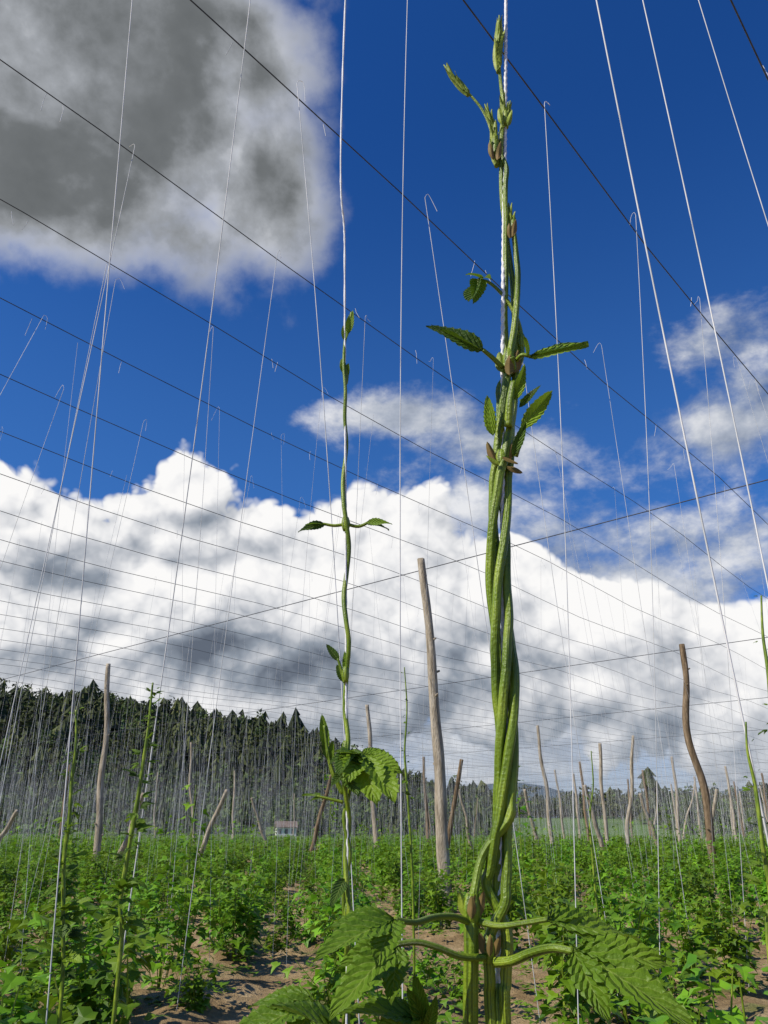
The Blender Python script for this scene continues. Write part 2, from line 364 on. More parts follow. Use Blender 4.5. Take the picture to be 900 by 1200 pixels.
while y<322:
    t=(y-185)/(YC-185)
    x=-.62*y-20
    while x<.62*y+40:
        xx=x+R.uniform(-2.5,2.5); yy=y+R.uniform(-2.5,2.5)
        dens=noise.noise(Vector((xx*.015,yy*.02,5))); grp=noise.noise(Vector((xx*.045,yy*.045,8)))
        step=3.6 if crest(xx)>12 else 5.2
        clear=(xx>30 and t<.75 and dens>-.12)
        if not clear:
            h=R.uniform(5,10.5)*(1 if t>.25 else .8)*(1+.6*grp)
            if R.random()<.06: h*=1.3
            z=hillz(xx,yy)
            if t<.3 or (crest(xx)<14 and R.random()<.6) or grp<-.05 and R.random()<.75 or R.random()<.2:
                if R.random()<.75 or t>.3: broad(mb,xx,yy,z,h*.95,R.uniform(2.4,4.2),3 if t<.4 else R.choice([1,2,3]))
                else: conifer(mb,xx,yy,z,h,h*.22,1)
            else: conifer(mb,xx,yy,z,h,h*R.uniform(.23,.33),R.choice([0,0,0,1,1,2]))
            cnt+=1
        x+=step*R.uniform(.7,1.2)
    y+=4.6
mb.obj("spruce_forest",M_tr,smooth=False)
mb=MB(); mv=[];mf=[]; K=160
for i in range(K+1):
    x=-2500+6500*i/K
    u=450+F*x/(3000*CT)
    zt=90+75*math.exp(-((u-590)/90)**2)+70*math.exp(-((u-1000)/250)**2)+60*math.exp(-((u-100)/300)**2)+14*noise.noise(Vector((x*.004,0,0)))+6*noise.noise(Vector((x*.02,0,0)))
    mv+=[(x,2600,-5),(x,2800,zt*.55),(x,3000,zt),(x,3300,zt*.5)]
for i in range(K):
    for j in range(3): mf.append((i*4+j,(i+1)*4+j,(i+1)*4+j+1,i*4+j+1))
mb.add(mv,mf); mb.obj("mountain",[simple("far_forest_hazed",[(0.3,(.08,.12,.15)),(0.7,(.11,.15,.18))],scale=.004)])  # bluish aerial haze is painted into the forest's base colour
# ---------------------------------------------------------------- house
M_plaster=simple("plaster",[(0.3,(.62,.6,.55)),(0.7,(.75,.73,.68))],scale=.5); M_roof=simple("roof_tiles",[(0.3,(.14,.10,.08)),(0.7,(.22,.17,.14))],scale=1.5); M_glass=simple("window_glass",[(0.3,(.03,.04,.05)),(0.7,(.06,.07,.08))],rough=.15)
def house(x,y,wd,dp,hh,rot,zb=0):
    e_=empty("village_house"); e_.location=(x,y,zb); e_.rotation_euler=(0,0,rot)
    a,b_=wd/2,dp/2
    mb=MB(); mb.add([(-a,-b_,0),(a,-b_,0),(a,b_,0),(-a,b_,0),(-a,-b_,hh),(a,-b_,hh),(a,b_,hh),(-a,b_,hh),(-a,0,hh+dp*.3),(a,0,hh+dp*.3)],[(0,1,5,4),(1,2,6,9,5),(2,3,7,6),(3,0,4,8,7)])
    mb.obj("walls",[M_plaster],e_,False)
    mb=MB(); o=.3
    for s in(-1,1):
        vs=[(-a-o,s*(b_+o),hh-o*.6),(a+o,s*(b_+o),hh-o*.6),(a+o,0,hh+dp*.3+.02),(-a-o,0,hh+dp*.3+.02)]
        vs+=[(p[0],p[1],p[2]+.15) for p in vs]
        mb.add(vs,[(0,1,2,3),(4,5,6,7),(0,1,5,4),(1,2,6,5),(3,0,4,7)])
    mb.obj("roof",[M_roof],e_,False)
    mb=MB()
    def bx(x0,x1,y0,y1,z0,z1): mb.add([(x0,y0,z0),(x1,y0,z0),(x1,y1,z0),(x0,y1,z0),(x0,y0,z1),(x1,y0,z1),(x1,y1,z1),(x0,y1,z1)],[(0,1,5,4),(1,2,6,5),(2,3,7,6),(3,0,4,7),(4,5,6,7)])
    for i in range(3):
        bx(-a+wd*(i+.5)/3-.3,-a+wd*(i+.5)/3+.3,-b_-.04,-b_+.01,1,1.9)
    mb.obj("windows",[M_glass],e_,False)
house(P(333,985,170).x,172,4.0,3.2,2.3,.2)
# ---------------------------------------------------------------- trellis
WZ=6.5
mb=MB()
for k in range(-18,92):
    w_=-.51-1.4*k
    pts=[]; s_=-12; ph=R.random()*6; dz=R.uniform(-.05,.05)
    while s_<=140:
        x,y=xy(w_,s_); dd=WZ+dz+.07*math.cos((s_-12.7)/11.6*2*math.pi)
        if y>-10 and y<125 : pts.append((x+.02*math.sin(s_*.9+ph),y,dd))
        s_+=2.
    if len(pts)>2: tube(mb,pts,.0058,4,cap=False)
for j in range(0,12):
    s_=12.7+11.6*j
    pts=[]; w_=24
    while w_>-125:
        x,y=xy(w_,s_)
        if -5<y<125: pts.append((x,y,WZ+.09))
        w_-=2.
    if len(pts)>2: tube(mb,pts,.010,4,cap=False)
mb.obj("trellis_wires",[M_wire])
mb=MB()
def ext(p,q,z):
    t=(z-p.z)/(q.z-p.z); return p+(q-p)*t
def tail(a,r,sc=1.):
    s=R.choice([-1,-1,1])
    q=[a,a+Vector((s*.012,0,.03))*sc,a+Vector((s*R.uniform(.02,.05),.01,R.uniform(-.02,.05)))*sc,a+Vector((s*R.uniform(.03,.11),.02,R.uniform(-.18,.04)))*sc]
    tube(mb,catmull(q,3),r*.8,4,cap=False)
def string_line(p,q,r,ztop=WZ):
    a=ext(p,q,ztop); b_=ext(p,q,0.03); n=16; pts=[]
    mid=Vector((R.uniform(-.04,.04),R.uniform(-.04,.04),0))
    for i in range(n+1):
        t=i/n; pts.append(a.lerp(b_,t)+mid*math.sin(math.pi*t))
    tube(mb,pts,r,5,cap=False); tail(a,r)
near=[(155,0,109,548,3.4,3.6,.0029),(293,0,219,545,3.4,3.8,.0029),(480,0,478,620,3.0,3.0,.0024),
      (702,0,880,872,2.1,2.3,.0032),(750,0,902,730,2.7,2.8,.0032),(820,0,902,250,3.2,3.3,.0028)]
for u1,v1,u2,v2,D1,D2,r in near: string_line(P(u1,v1,D1),P(u2,v2,D2),r)
hung=[(158,172,75,550,.2),(325,297,290,560,.3),(348,98,378,565,.0),(498,232,548,590,.4),(638,122,655,600,.1),(745,252,757,640,.5),
      (428,372,424,470,.3),(125,310,80,540,.3),(50,372,2,462,-.2),(75,455,45,545,.2),(135,330,100,545,.6),(250,385,238,545,.3),(705,405,740,640,.4),(790,545,810,700,.4),(168,495,150,570,.2),(820,350,835,560,.3),(600,330,640,600,.2)]
for u1,v1,u2,v2,dd in hung:
    a=PZ(u1,v1,WZ); string_line(a,P(u2,v2,a.y+dd),.0028 if v1<330 else .0024)
# knots with short cut ends left on the wires from other seasons
for _ in range(70):
    k=R.randrange(-2,9); a=Vector(xy(-.51-1.4*k,R.uniform(0,16))+(WZ,)); s=R.choice([-1,1])
    tube(mb,[a,a+Vector((s*.01,0,-.05)),a+Vector((s*R.uniform(0,.05),0,-R.uniform(.1,.22)))],.0024,4,cap=False)
for k in range(-30,95):
    w_=-.51-1.4*k
    for j in range(-14,150):
        s_=j*1.0+(.5 if k%2 else 0)
        x,y=xy(w_,s_)
        if y<7.5 or y>118 or abs(x)>.56*y+5: continue
        if R.random()<(.45 if y<25 else .65):
            sgn=R.choice([-1,1]); a=Vector(xy(w_+R.uniform(-.05,.05),s_+R.uniform(-.3,.3))+(WZ,))
            bx_,by_=x+sgn*.55*CA+R.uniform(-.25,.25),y-sgn*.55*SA+R.uniform(-.25,.25)
            b_=Vector((bx_,by_,.02)); r=.0019 if y<40 else .0034
            bow=Vector((R.uniform(-.08,.08),R.uniform(-.08,.08),0)); K=10
            tube(mb,[a.lerp(b_,i/K)+bow*math.sin(math.pi*i/K) for i in range(K+1)],r,3,cap=False)
            if y<30 and R.random()<.6: tail(a,r)
mb.obj("hop_strings",[M_farstr])
# ---------------------------------------------------------------- poles
def pole(top,base,r0,r1,mat,bend=.12):
    p=Vector(base);q=Vector(top); n=14; pts=[];rad=[]; sd_=R.random()*50
    side=(q-p).cross(Vector((0,1,0))).normalized()
    for i in range(n+1):
        t=i/n; a=p.lerp(q,t)+side*(bend*noise.noise(Vector((t*2.3,sd_,0)))*2*math.sin(math.pi*min(1,t*1.02)))
        pts.append(a); rad.append((r0+(r1-r0)*t)*(1+.14*noise.noise(Vector((t*9,sd_,4)))))
    pts=catmull(pts,3); rad=[x[0] for x in catmull([[r] for r in rad],3)]
    mb=MB(); tube(mb,pts,rad,12,ridge=5,amp=.06,twist=.4)
    for _ in range(4):
        i=R.randrange(8,len(pts)-4); a=Vector(pts[i]); an=R.random()*6.28; d=Vector((math.cos(an),math.sin(an),.4))
        tube(mb,[a,a+d*rad[i]*1.6],[rad[i]*.35,rad[i]*.22],6)
    return mb.obj("wooden_pole",[mat])
def std(ut,vt,ub,r=.13,mat=M_wood,zt=6.55,bend=.16,dy=0):
    r*=.74
    t=PZ(ut,vt,zt); D=t.y+dy
    base=P(ub,1000,D); base.z=-.1
    pole(t,base,r,r*.62,mat,bend)
std(493,655,523,.165,M_wood,bend=.2); std(127,778,114,.16,M_wood); std(799,755,834,.17,M_woodd,bend=.25)
std(742,862,736,.17); std(630,850,648,.16); std(430,826,444,.18,M_wood); std(224,870,228,.14); std(275,903,272,.17)
std(82,896,66,.17,M_woodd); std(650,902,664,.16); std(855,922,862,.16); std(815,912,800,.15); std(500,930,505,.16,M_woodd)
std(185,905,180,.13); std(345,930,343,.15); std(770,915,766,.15); std(560,935,556,.15,M_woodd)
def rake(ut,vt,ub,D,r=.13,mat=M_wood):
    t=P(ut,vt,D); b_=P(ub,1000,D+1); b_.z=-.1; pole(t,b_,r*.8,r*.56,mat,.1)
rake(266,926,226,30); rake(541,890,518,34,.14,M_woodd); rake(685,920,708,42,.16); rake(20,950,-14,36,.14); rake(388,908,360,38,.14,M_woodd); rake(168,930,138,26,.12)
rake(615,925,632,48,.16); rake(538,925,556,40,.12); rake(840,925,825,45,.15); rake(750,930,775,46,.15); rake(295,935,318,50,.15)
for k in range(0,9):
    for j in range(3,10):
        x,y=xy(-9.3-7*k+R.uniform(-.4,.4)+7*4,12.7+11.6*j+R.uniform(-.5,.5))
        if 48<y<118 and abs(x)<.55*y: pole((x+R.uniform(-.3,.3),y,6.5),(x,y,-.1),.13,.09,R.choice([M_wood,M_woodd]))
# ---------------------------------------------------------------- field hop plants
LEAF=[(0,0),(.28,-.05),(.42,.12),(.62,.30),(.40,.42),(.24,.48),(.16,.72),(0,1.0)]
LO=LEAF+[(-a,b_) for a,b_ in LEAF[-2:0:-1]]
def sleaf(mb,p,d,nrm,s,fold=.25,mi=0):
    d=d.normalized(); sx=d.cross(nrm).normalized(); nn=sx.cross(d)
    vs=[p+d*(.42*s)]
    for a,b_ in LO: vs.append(p+sx*(a*s)+d*(b_*s)+nn*(abs(a)*s*fold-b_*b_*s*.3))
    n=len(LO); mb.add(vs,[(0,1+i,1+(i+1)%n) for i in range(n)],[(.5,.5)]*(n+1),mi)
def plantmesh(nm,nl,ls,hh,seed,climb=0):
    r=random.Random(seed); mb=MB()
    sh=[]
    for i in range(7):
        a=r.random()*6.28; rad=r.uniform(.04,.34); top=Vector((rad*math.cos(a),rad*math.sin(a),hh*r.uniform(.55,1.1)))
        b0_=Vector((top.x*.2,top.y*.2,0)); mid=b0_.lerp(top,.5)+Vector((r.uniform(-.06,.06),r.uniform(-.06,.06),.05)); sh.append((b0_,mid,top))
        tube(mb,[b0_,mid,top],[.006,.005,.003],4,mi=1,cap=False)
    if climb:
        sh.append((Vector((0,0,0)),Vector((.02,0,climb*.5)),Vector((0,.02,climb)))); tube(mb,sh[-1],[.008,.007,.004],5,mi=1,cap=False)
    for i in range(nl):
        s=sh[-1] if (climb and i%6==0) else r.choice(sh[:7]); t=r.random()**.8
        p=s[0].lerp(s[1],t*2) if t<.5 else s[1].lerp(s[2],t*2-1)
        a=r.random()*6.28; d=Vector((math.cos(a),math.sin(a),r.uniform(-.6,.4))); off=r.uniform(.03,.16)
        p=p+Vector((math.cos(a)*off,math.sin(a)*off,r.uniform(-.02,.05)))
        sleaf(mb,p,d,Vector((r.uniform(-.5,.5),r.uniform(-.5,.5),1)),ls*r.uniform(.5,1.25)*(1-.3*t))
    o=mb.obj(nm,[M_field,M_stem],smooth=False); me=o.data; bpy.data.objects.remove(o); return me
nearv=[plantmesh("hop_a",200,.12,.8,1),plantmesh("hop_b",240,.11,1.0,2),plantmesh("hop_c",170,.125,.6,3),plantmesh("hop_d",210,.115,.9,4,1.5),plantmesh("hop_e",110,.12,.45,5),plantmesh("hop_f",210,.11,.85,6,2.2)]
farv=[plantmesh("hop_g",55,.21,.8,7),plantmesh("hop_h",55,.2,.65,8),plantmesh("hop_i",55,.2,.8,9,1.6)]
par=empty("hop_plants")
def put(x,y,small=False):
    if y<3.4 or y>117 or abs(x)>.56*y+5: return
    if abs(x-.05)<.5 and y<5: return
    me=(R.choices(nearv,[3,3,3,.8,2,.3])[0] if not small else nearv[R.choice([2,4])]) if y<30 else R.choices(farv,[4,4,.6])[0]
    o=bpy.data.objects.new("plant",me); scene.collection.objects.link(o); o.parent=par
    s=R.uniform(.75,1.2)*(1.12 if y>50 else 1)*(.75 if small else 1); o.scale=(s*1.02,s*1.02,s*R.uniform(.85,1.1)); o.location=(x,y,.02); o.rotation_euler=(0,0,R.random()*6.28)
for c_ in range(-60,60):
    d_=3.0
    while d_<118:
        q=c_*ROW+.35; d_+=R.uniform(.6,1.0)*(1 if d_<50 else 1.35)
        jx=noise.noise(Vector((c_*3.3,d_*.35,2)))*.6
        x=q*RC+d_*RS+jx+R.uniform(-.25,.25); y=-q*RS+d_*RC
        if R.random()<.07: continue
        put(x,y)
        if d_<50 and noise.noise(Vector((x*.45,y*.3,30)))>(-.12 if d_>12 else 0) and R.random()<.7: put(x+ROW/2+R.uniform(-.2,.2),y+R.uniform(-.3,.3),True)
mb=MB()
for _ in range(3000):
    y=3+R.random()**1.3*28; x=R.uniform(-.6,.6)*y+R.uniform(-1,1)
    if noise.noise(Vector((x*.5,y*.5,9)))<-.1: continue
    for i in range(5):
        a=R.random()*6.28; sleaf(mb,Vector((x+R.uniform(-.06,.06),y+R.uniform(-.06,.06),.03+R.random()*.08)),Vector((math.cos(a),math.sin(a),.3)),Vector((0,0,1)),R.uniform(.04,.09))
mb.obj("weeds",[M_field],smooth=False)
# ---------------------------------------------------------------- detailed leaf
def lobe(mb,O,X,Y,Z,L_,W,ang,droop,fold,serr,mi,zoff,rng,side_curl=0):
    rows=36; cols=8; vs=[];uv=[];fs=[]
    ca,sa=math.cos(ang),math.sin(ang); ph=rng.random()*6
    for i in range(rows+1):
        t=i/rows
        w_=W*L_*.5*(math.sin(math.pi*min(1,t**.75))**.8)*(1-.25*t)
        if t>.08:
            fr=(t*9)%1; w_*=1-serr*fr
        for j in range(cols+1):
            s=(j/cols)*2-1
            lx=s*w_; ly=t*L_ - abs(s)*(-.05*L_)*(1 if t<.9 else 0)
            z=zoff+fold*abs(lx)-droop*L_*t*t+.012*L_*math.cos((t*9-abs(s)*1.8)*2*math.pi)*min(1,abs(s)*2)*(1-t)+.04*L_*math.sin(t*5+ph)*s
            z-=side_curl*lx*lx/(L_*.5)
            gx=ca*lx+sa*ly; gy=-sa*lx+ca*ly
            vs.append(O+X*gx+Y*gy+Z*z); uv.append((t,s))
    for i in range(rows):
        for j in range(cols):
            a=i*(cols+1)+j; fs.append((a,a+1,a+cols+2,a+cols+1))
    mb.add(vs,fs,uv,mi)
def leaf(mb,base,tip,nrm,lobes=3,W=.5,droop=.2,fold=.25,serr=.22,mi=0,seed=0,spread=.8,curl=0.):
    rng=random.Random(seed); Y=(tip-base); L_=Y.length; Y=Y.normalized(); n=Vector(nrm); X=Y.cross(n).normalized(); Z=X.cross(Y)
    lobe(mb,base,X,Y,Z,L_,W,0,droop,fold,serr,mi,0,rng,curl)
    if lobes>=3:
        for s in(-1,1): lobe(mb,base,X,Y,Z,L_*rng.uniform(.62,.75),W*1.05,s*spread*rng.uniform(.85,1.1),droop*1.3,fold,serr,mi,-.004*L_,rng,curl)
    if lobes>=5:
        for s in(-1,1): lobe(mb,base,X,Y,Z,L_*rng.uniform(.38,.46),W,s*spread*1.95,droop,fold,serr,mi,-.008*L_,rng,curl)
def interp(tab,v):
    tab=sorted(tab)
    if v<=tab[0][0]: return tab[0][1]
    for (a,x),(b_,y) in zip(tab[:-1],tab[1:]):
        if v<=b_: 
            t=(v-a)/(b_-a); t=t*t*(3-2*t); return x+(y-x)*t
    return tab[-1][1]
# ---------------------------------------------------------------- main bine
D0=.45
bine=empty("hop_bine")
CEN=[(1200,578),(1120,578),(1060,580),(1000,586),(940,591),(900,593),(850,594),(800,592),(740,588),(680,584),(620,585),(560,587),(540,590),(480,594),(430,596),(380,598),(330,600),(270,597),(220,593),(150,591),(80,588),(20,585)]
RAD=[(1200,20),(1060,12),(1000,9),(960,8),(920,8),(860,10),(800,11),(740,10.5),(680,9.5),(620,10.5),(560,8.5),(540,8),(480,9),(430,8.5),(380,8),(330,7),(270,6),(200,5),(130,3),(60,1)]
def hel(v,ph,turn=470,rs=1):
    a=ph+2*math.pi*(1200-v)/turn; r=interp(RAD,v)*rs
    p=P(interp(CEN,v)+r*math.cos(a),v,D0); p.y+=r*math.sin(a)*pxm(v,D0); return p
SR=[(1200,7.5),(1060,6.2),(900,5.8),(700,5.5),(560,5.0),(430,4.2),(330,3.3),(200,2.8),(100,2.4),(20,1.4)]
def build_strand(ph,lowu,v0,v1,mids,upper,rs=1,thick=1,lowthick=None,upr=None):
    pts=[];rad=[]
    b_=P(lowu,1215,D0); lt=(lowthick or 7.5)*pxm(1200,D0)
    for z,k in ((0,1.25),(.4,1.15),(.8,1.08),(1.05,1.0)):
        pts.append(Vector((b_.x+(0.01-.03*(1.2-z))*(1 if lowu>570 else -.3),b_.y+.02*math.sin(z*6+ph),z))); rad.append(lt*k)
    pts.append(b_); rad.append(lt)
    for q in mids: pts.append(P(q[0],q[1],D0+(q[2] if len(q)>2 else 0))); rad.append((q[3] if len(q)>3 else interp(SR,q[1]))*pxm(q[1],D0))
    v=v0
    while v>=v1:
        pts.append(hel(v,ph,rs=rs)); rad.append(interp(SR,v)*pxm(v,D0)*thick); v-=20
    for q in upper:
        pts.append(P(q[0],q[1],D0+(q[2] if len(q)>2 else 0))); rad.append(rad[-1]*(upr or .88))
    c=catmull([list(p)+[r] for p,r in zip(pts,rad)],5)
    mb=MB(); tube(mb,[q[:3] for q in c],[q[3] for q in c],20,ridge=5,amp=.09,twist=16)
    return mb.obj("stem",[M_stem],bine)
build_strand(math.pi*.70,552,960,150,[(552,1120,-.004,8.6),(552,1080,-.004,8.2),(556,1045,-.003,5),(567,1000,0,4.8)],[(590,125),(587,100),(585,75),(584,50)],lowthick=8.6)
build_strand(math.pi*1.25,577,1060,200,[(574,1150,0,6.5),(573,1100,0,6.2)],[(585,178),(578,160),(572,142),(562,124),(548,108)],thick=.95,lowthick=6.5)
build_strand(math.pi*.20,594,1040,290,[(593,1150,0,6.2),(594,1090,0,5.8)],[(602,272),(600,258)],thick=1.0,lowthick=6.2)
build_strand(math.pi*1.75,585,1050,450,[(586,1150,.008),(588,1090,.006)],[(609,425),(611,400),(607,378),(598,358),(586,342),(573,331),(562,328)],thick=.95,lowthick=6)
mb=MB()
sp_=[P(594,-260,D0),P(593,-20,D0),P(592,150,D0),P(590,300,D0),P(589,450,D0-.001),P(589,560,D0-.002),P(589,700,D0),P(592,850,D0),P(590,950,D0+.002),P(586,1010,D0+.003),P(582,1200,D0+.006)]
top_=Vector((P(594,-260,D0).x+.35,.9,WZ)); c=[top_]+catmull(sp_,60); c.append(Vector((.06,.46,0)))
tube(mb,c,.00135,12,ridge=2,amp=.22,twist=420)
mb.obj("twine",[M_string],bine)
def nodeb(mb,u,v,D,w_,h,mi=0):
    k=pxm(v,D); c=[];r=[]
    for i in range(9):
        t=i/8; c.append(P(u,v+h*(.5-t),D)); r.append(k*w_*(.62+.38*math.sin(math.pi*t)))
    tube(mb,c,r,14,ridge=5,amp=.08,mi=mi)
mb=MB()
nodeb(mb,553,1066,D0-.004,11,38); nodeb(mb,573,1112,D0-.003,9,34); nodeb(mb,596,424,D0-.004,8,28); nodeb(mb,588,538,D0-.003,8,20)
nodeb(mb,592,138,D0-.001,5,18); nodeb(mb,580,170,D0-.001,5,24); nodeb(mb,601,264,D0-.001,4.5,20); nodeb(mb,611,400,D0,5,16)
mb.obj("node",[M_stem],bine)
mb=MB()
def br(u0,v0,u1,v1,W=.6,D=D0-.006,mi=0,nr=(0,-1,.1),dr=.05):
    u1=u0+(u1-u0)*.8; v1=v0+(v1-v0)*.8
    leaf(mb,P(u0,v0,D),P(u1,v1,D-.001),nr,1,W*.62,dr,-.5,0,R.choice([0,0,1]),seed=int(u0+v1))
br(546,1076,537,1036,.7);br(560,1076,569,1036,.6);br(553,1078,553,1042,.7,D0-.010);br(548,1072,560,1042,.5,D0-.009)
br(568,1120,561,1086,.7);br(579,1122,588,1090,.7);br(574,1122,575,1088,.6,D0-.010)
br(590,438,584,404,.8);br(602,438,608,402,.8);br(597,440,598,408,.7,D0-.010)
br(582,545,568,510,.6);br(595,540,603,512,.6);br(592,545,618,556,.6);br(585,545,566,530,.6,D0-.009);br(588,535,612,545,.5,D0-.009)
br(589,148,583,120,.4);br(595,148,601,122,.4);br(578,188,572,160,.4);br(583,188,588,158,.4);br(600,278,606,250,.5);br(598,280,596,256,.5)
mb.obj("stipules",[M_bract,M_bud],bine)
mb=MB()
def pet(pts,r0,r1,D=D0,mbx=None):
    n=len(pts); c=catmull([list(P(q[0],q[1],D+(q[2] if len(q)>2 else 0)))+[(r0+(r1-r0)*i/(n-1))*pxm(q[1],D)] for i,q in enumerate(pts)],6)
    tube(mbx or mb,[q[:3] for q in c],[q[3] for q in c],10,ridge=4,amp=.06,twist=10)
pet([(548,1080,-.006),(530,1074,-.015),(508,1075,-.025),(486,1081,-.038),(462,1077,-.045)],4.0,3.0)
pet([(568,1122,-.006),(540,1121,-.012),(512,1110,-.016),(488,1104,-.018),(464,1107,-.02)],4.2,3.2)
pet([(560,1080,-.004),(585,1085,-.012),(612,1082,-.02),(642,1077,-.03)],3.8,3.0)
pet([(580,1128,-.006),(600,1126,-.014),(622,1117,-.022),(648,1111,-.033),(672,1115,-.04)],5.6,4.0)
pet([(602,434,-.004),(600,418,-.01)],4,3)
pet([(588,430,-.006),(578,420,-.01),(566,410,-.014)],3,2.2)
pet([(604,424,-.004),(612,416,-.01),(622,418,-.012)],3,2.0)
pet([(596,500,-.008),(598,470,-.012),(602,448,-.012)],5,4)
pet([(604,535,-.006),(610,515,-.01),(612,500,-.012)],3,2)
pet([(548,108,0),(540,97,0),(534,90,0)],3,2.0)
pet([(610,470,-.006),(620,465,-.006),(628,458,-.006)],2,1.4)
pet([(500,1210,-.02),(492,1185,-.02),(488,1165,-.02)],6,4)
mb.obj("petioles",[M_stem],bine)
mb=MB()
def LF(b_,t_,nr,lobes=3,W=.5,droop=.15,fold=.25,serr=.22,mi=0,seed=1,spread=.8,D=D0,curl=0.):
    leaf(mb,P(b_[0],b_[1],D+(b_[2] if len(b_)>2 else 0)),P(t_[0],t_[1],D+(t_[2] if len(t_)>2 else 0)),nr,lobes,W,droop,fold,serr,mi,seed,spread,curl)
LF((463,1077,-.045),(368,1112,-.075),(-.1,-.6,1),3,.52,.12,.28,.28,0,3,.62)
LF((466,1106,-.02),(384,1184,-.05),(-.3,-.9,.8),3,.52,.12,.28,.28,0,4,.62)
LF((641,1078,-.03),(752,1092,-.02),(0,-.5,1),3,.42,.10,.3,.28,0,5,.5)
LF((671,1112,-.04),(822,1198,-.075),(.25,-1,.8),3,.46,.10,.28,.28,0,6,.62)
LF((372,1175,.05),(262,1212,.02),(0,-.5,1),3,.55,.1,.3,.25,0,7,.6)
LF((490,1192,-.02),(398,1178,-.04),(0,-.5,1),3,.5,.1,.3,.25,0,8,.5)
LF((498,1205,-.02),(486,1142,-.03),(0,-1,.2),1,.35,.05,.6,.1,0,9)
LF((500,1210,-.02),(478,1158,-.03),(0,-1,.2),1,.35,.05,.6,.1,0,10)
LF((500,1210,-.02),(512,1168,-.03),(0,-1,.2),1,.35,.05,.6,.1,0,12)
LF((405,1215,.03),(325,1168,.0),(0,-.5,1),3,.5,.1,.3,.25,0,28,.6)
LF((568,411,-.014),(500,379,-.02),(-.15,-1,.25),1,.44,.06,.3,.2,1,13)
LF((566,411,-.014),(515,382,-.018),(-.15,-.5,.9),1,.40,.10,.35,.2,0,14)
LF((620,420,-.012),(690,402,-.02),(.1,-1,.25),1,.34,.05,.3,.22,0,15)
LF((620,419,-.012),(688,396,-.02),(.1,-.6,.9),1,.26,.08,.4,.22,1,16)
LF((618,418,-.012),(615,394,-.02),(.5,-1,.1),1,.5,.05,.4,.2,0,17)
LF((610,505,-.01),(648,456,-.02),(.4,-.8,.4),1,.36,.08,.45,.2,0,18)
LF((608,478,-.01),(634,450,-.02),(.4,-.8,.4),1,.26,.08,.45,.2,1,19)
LF((578,512,-.008),(570,462,-.012),(-.4,-.9,.2),1,.34,.08,.45,.2,0,20)
LF((604,470,-.012),(616,425,-.018),(.2,-1,.1),1,.30,.05,.45,.2,0,21)
LF((600,536,-.01),(617,492,-.018),(.2,-1,.1),1,.28,.05,.45,.2,1,22)
LF((566,328,0),(548,315,-.01),(0,-.5,1),1,.45,.3,.5,.15,0,23)
LF((562,328,0),(552,358,-.01),(-.7,-.8,0),1,.5,-.1,.55,.15,1,24)
LF((560,326,0),(556,352,-.01),(.3,-1,.1),1,.5,.1,.5,.15,0,27)
LF((566,326,0),(574,322,-.01),(0,-1,.3),1,.6,.3,.5,.15,0,25)
def bud(u0,v0,u1,v1,w_,sd):
    d=Vector((u1-u0,v1-v0)); nrm=Vector((-d.y,d.x)).normalized()
    k=pxm(v0,D0); c=[];r=[]
    for i in range(10):
        t=i/9; c.append(P(u0+d.x*t,v0+d.y*t,D0)); r.append(k*w_*(.35+.65*math.sin(math.pi*min(1,t*.9+.12)))*(1-t*.6))
    tube(mb,c,r,10,mi=2)
    for i,(s,t0,t1) in enumerate(((-1,0,.6),(1,.08,.7),(-.5,.3,.92),(.6,.4,.98),(0,.15,.7))):
        a=(u0+d.x*t0+nrm.x*s*w_*.35,v0+d.y*t0+nrm.y*s*w_*.35,-.002); b_=(u0+d.x*t1+nrm.x*s*w_*1.0,v0+d.y*t1+nrm.y*s*w_*1.0,-.004)
        LF(a,b_,(s*.5,-1,.1),1,.17,-.05,-.6,.0,2,sd+i)
bud(584,85,585,18,4.5,40); bud(549,112,520,76,4.2,50); bud(580,150,568,122,4,60); bud(582,195,577,140,5,65); bud(593,150,588,108,5,70); bud(601,275,596,238,5,80); bud(592,150,598,118,3.5,84)
mb.obj("leaves",[M_leaf,M_leafd,M_bud],bine)
# ---------------------------------------------------------------- second bine
D1=1.0
b2=empty("hop_bine"); mb=MB()
pt=[(412,366),(408,385),(404,400),(403,430),(405,460),(404,490),(406,520),(402,560),(403,590),(406,614),(409,640),(406,670),(403,700),(406,730),(409,755),(406,790),(404,830),(408,870),(403,900),(405,930),(409,960),(405,1000),(407,1040),(410,1075),(406,1120),(407,1200)]
ptz=[]
for i,(u,v) in enumerate(pt): 
    p=P(u,v,D1); p.y+=.006*math.sin(i*1.3); ptz.append(list(p)+[(1.4+1.0*min(1,i/9)+.7*i/25)*pxm(v,D1)])
e_=Vector(ptz[-1][:3]); ptz.append([e_.x,1.0,.5,.004]); ptz.append([e_.x,1.0,0,.004])
c=catmull(ptz,5); tube(mb,[q[:3] for q in c],[q[3] for q in c],8,ridge=4,amp=.06,twist=10)
pt2=[(406,870),(411,900),(409,930),(403,960),(410,1000),(403,1040),(404,1075),(410,1120),(403,1200)]
c=catmull([list(P(u,v,D1+.004))+[2.6*pxm(v,D1)] for u,v in pt2],5); tube(mb,[q[:3] for q in c],[q[3] for q in c],8,ridge=4,amp=.08,twist=10)
pet([(406,614),(392,616),(378,614),(368,615)],2,1.6,D1); pet([(406,614),(420,617),(432,612)],2,1.6,D1)
pet([(402,930),(390,905),(384,880),(380,850)],3,2,D1); pet([(402,940),(385,936),(372,933)],2,1.5,D1); pet([(405,885),(415,880),(425,885)],2.5,2,D1); pet([(404,800),(400,785),(396,772)],2,1.5,D1)
nodeb(mb,405,614,D1,5,16); nodeb(mb,405,440,D1,3.5,20); nodeb(mb,405,880,D1,5,24); nodeb(mb,408,1070,D1,5,24); nodeb(mb,405,790,D1,4,18)
mb.obj("stem",[M_stem],b2)
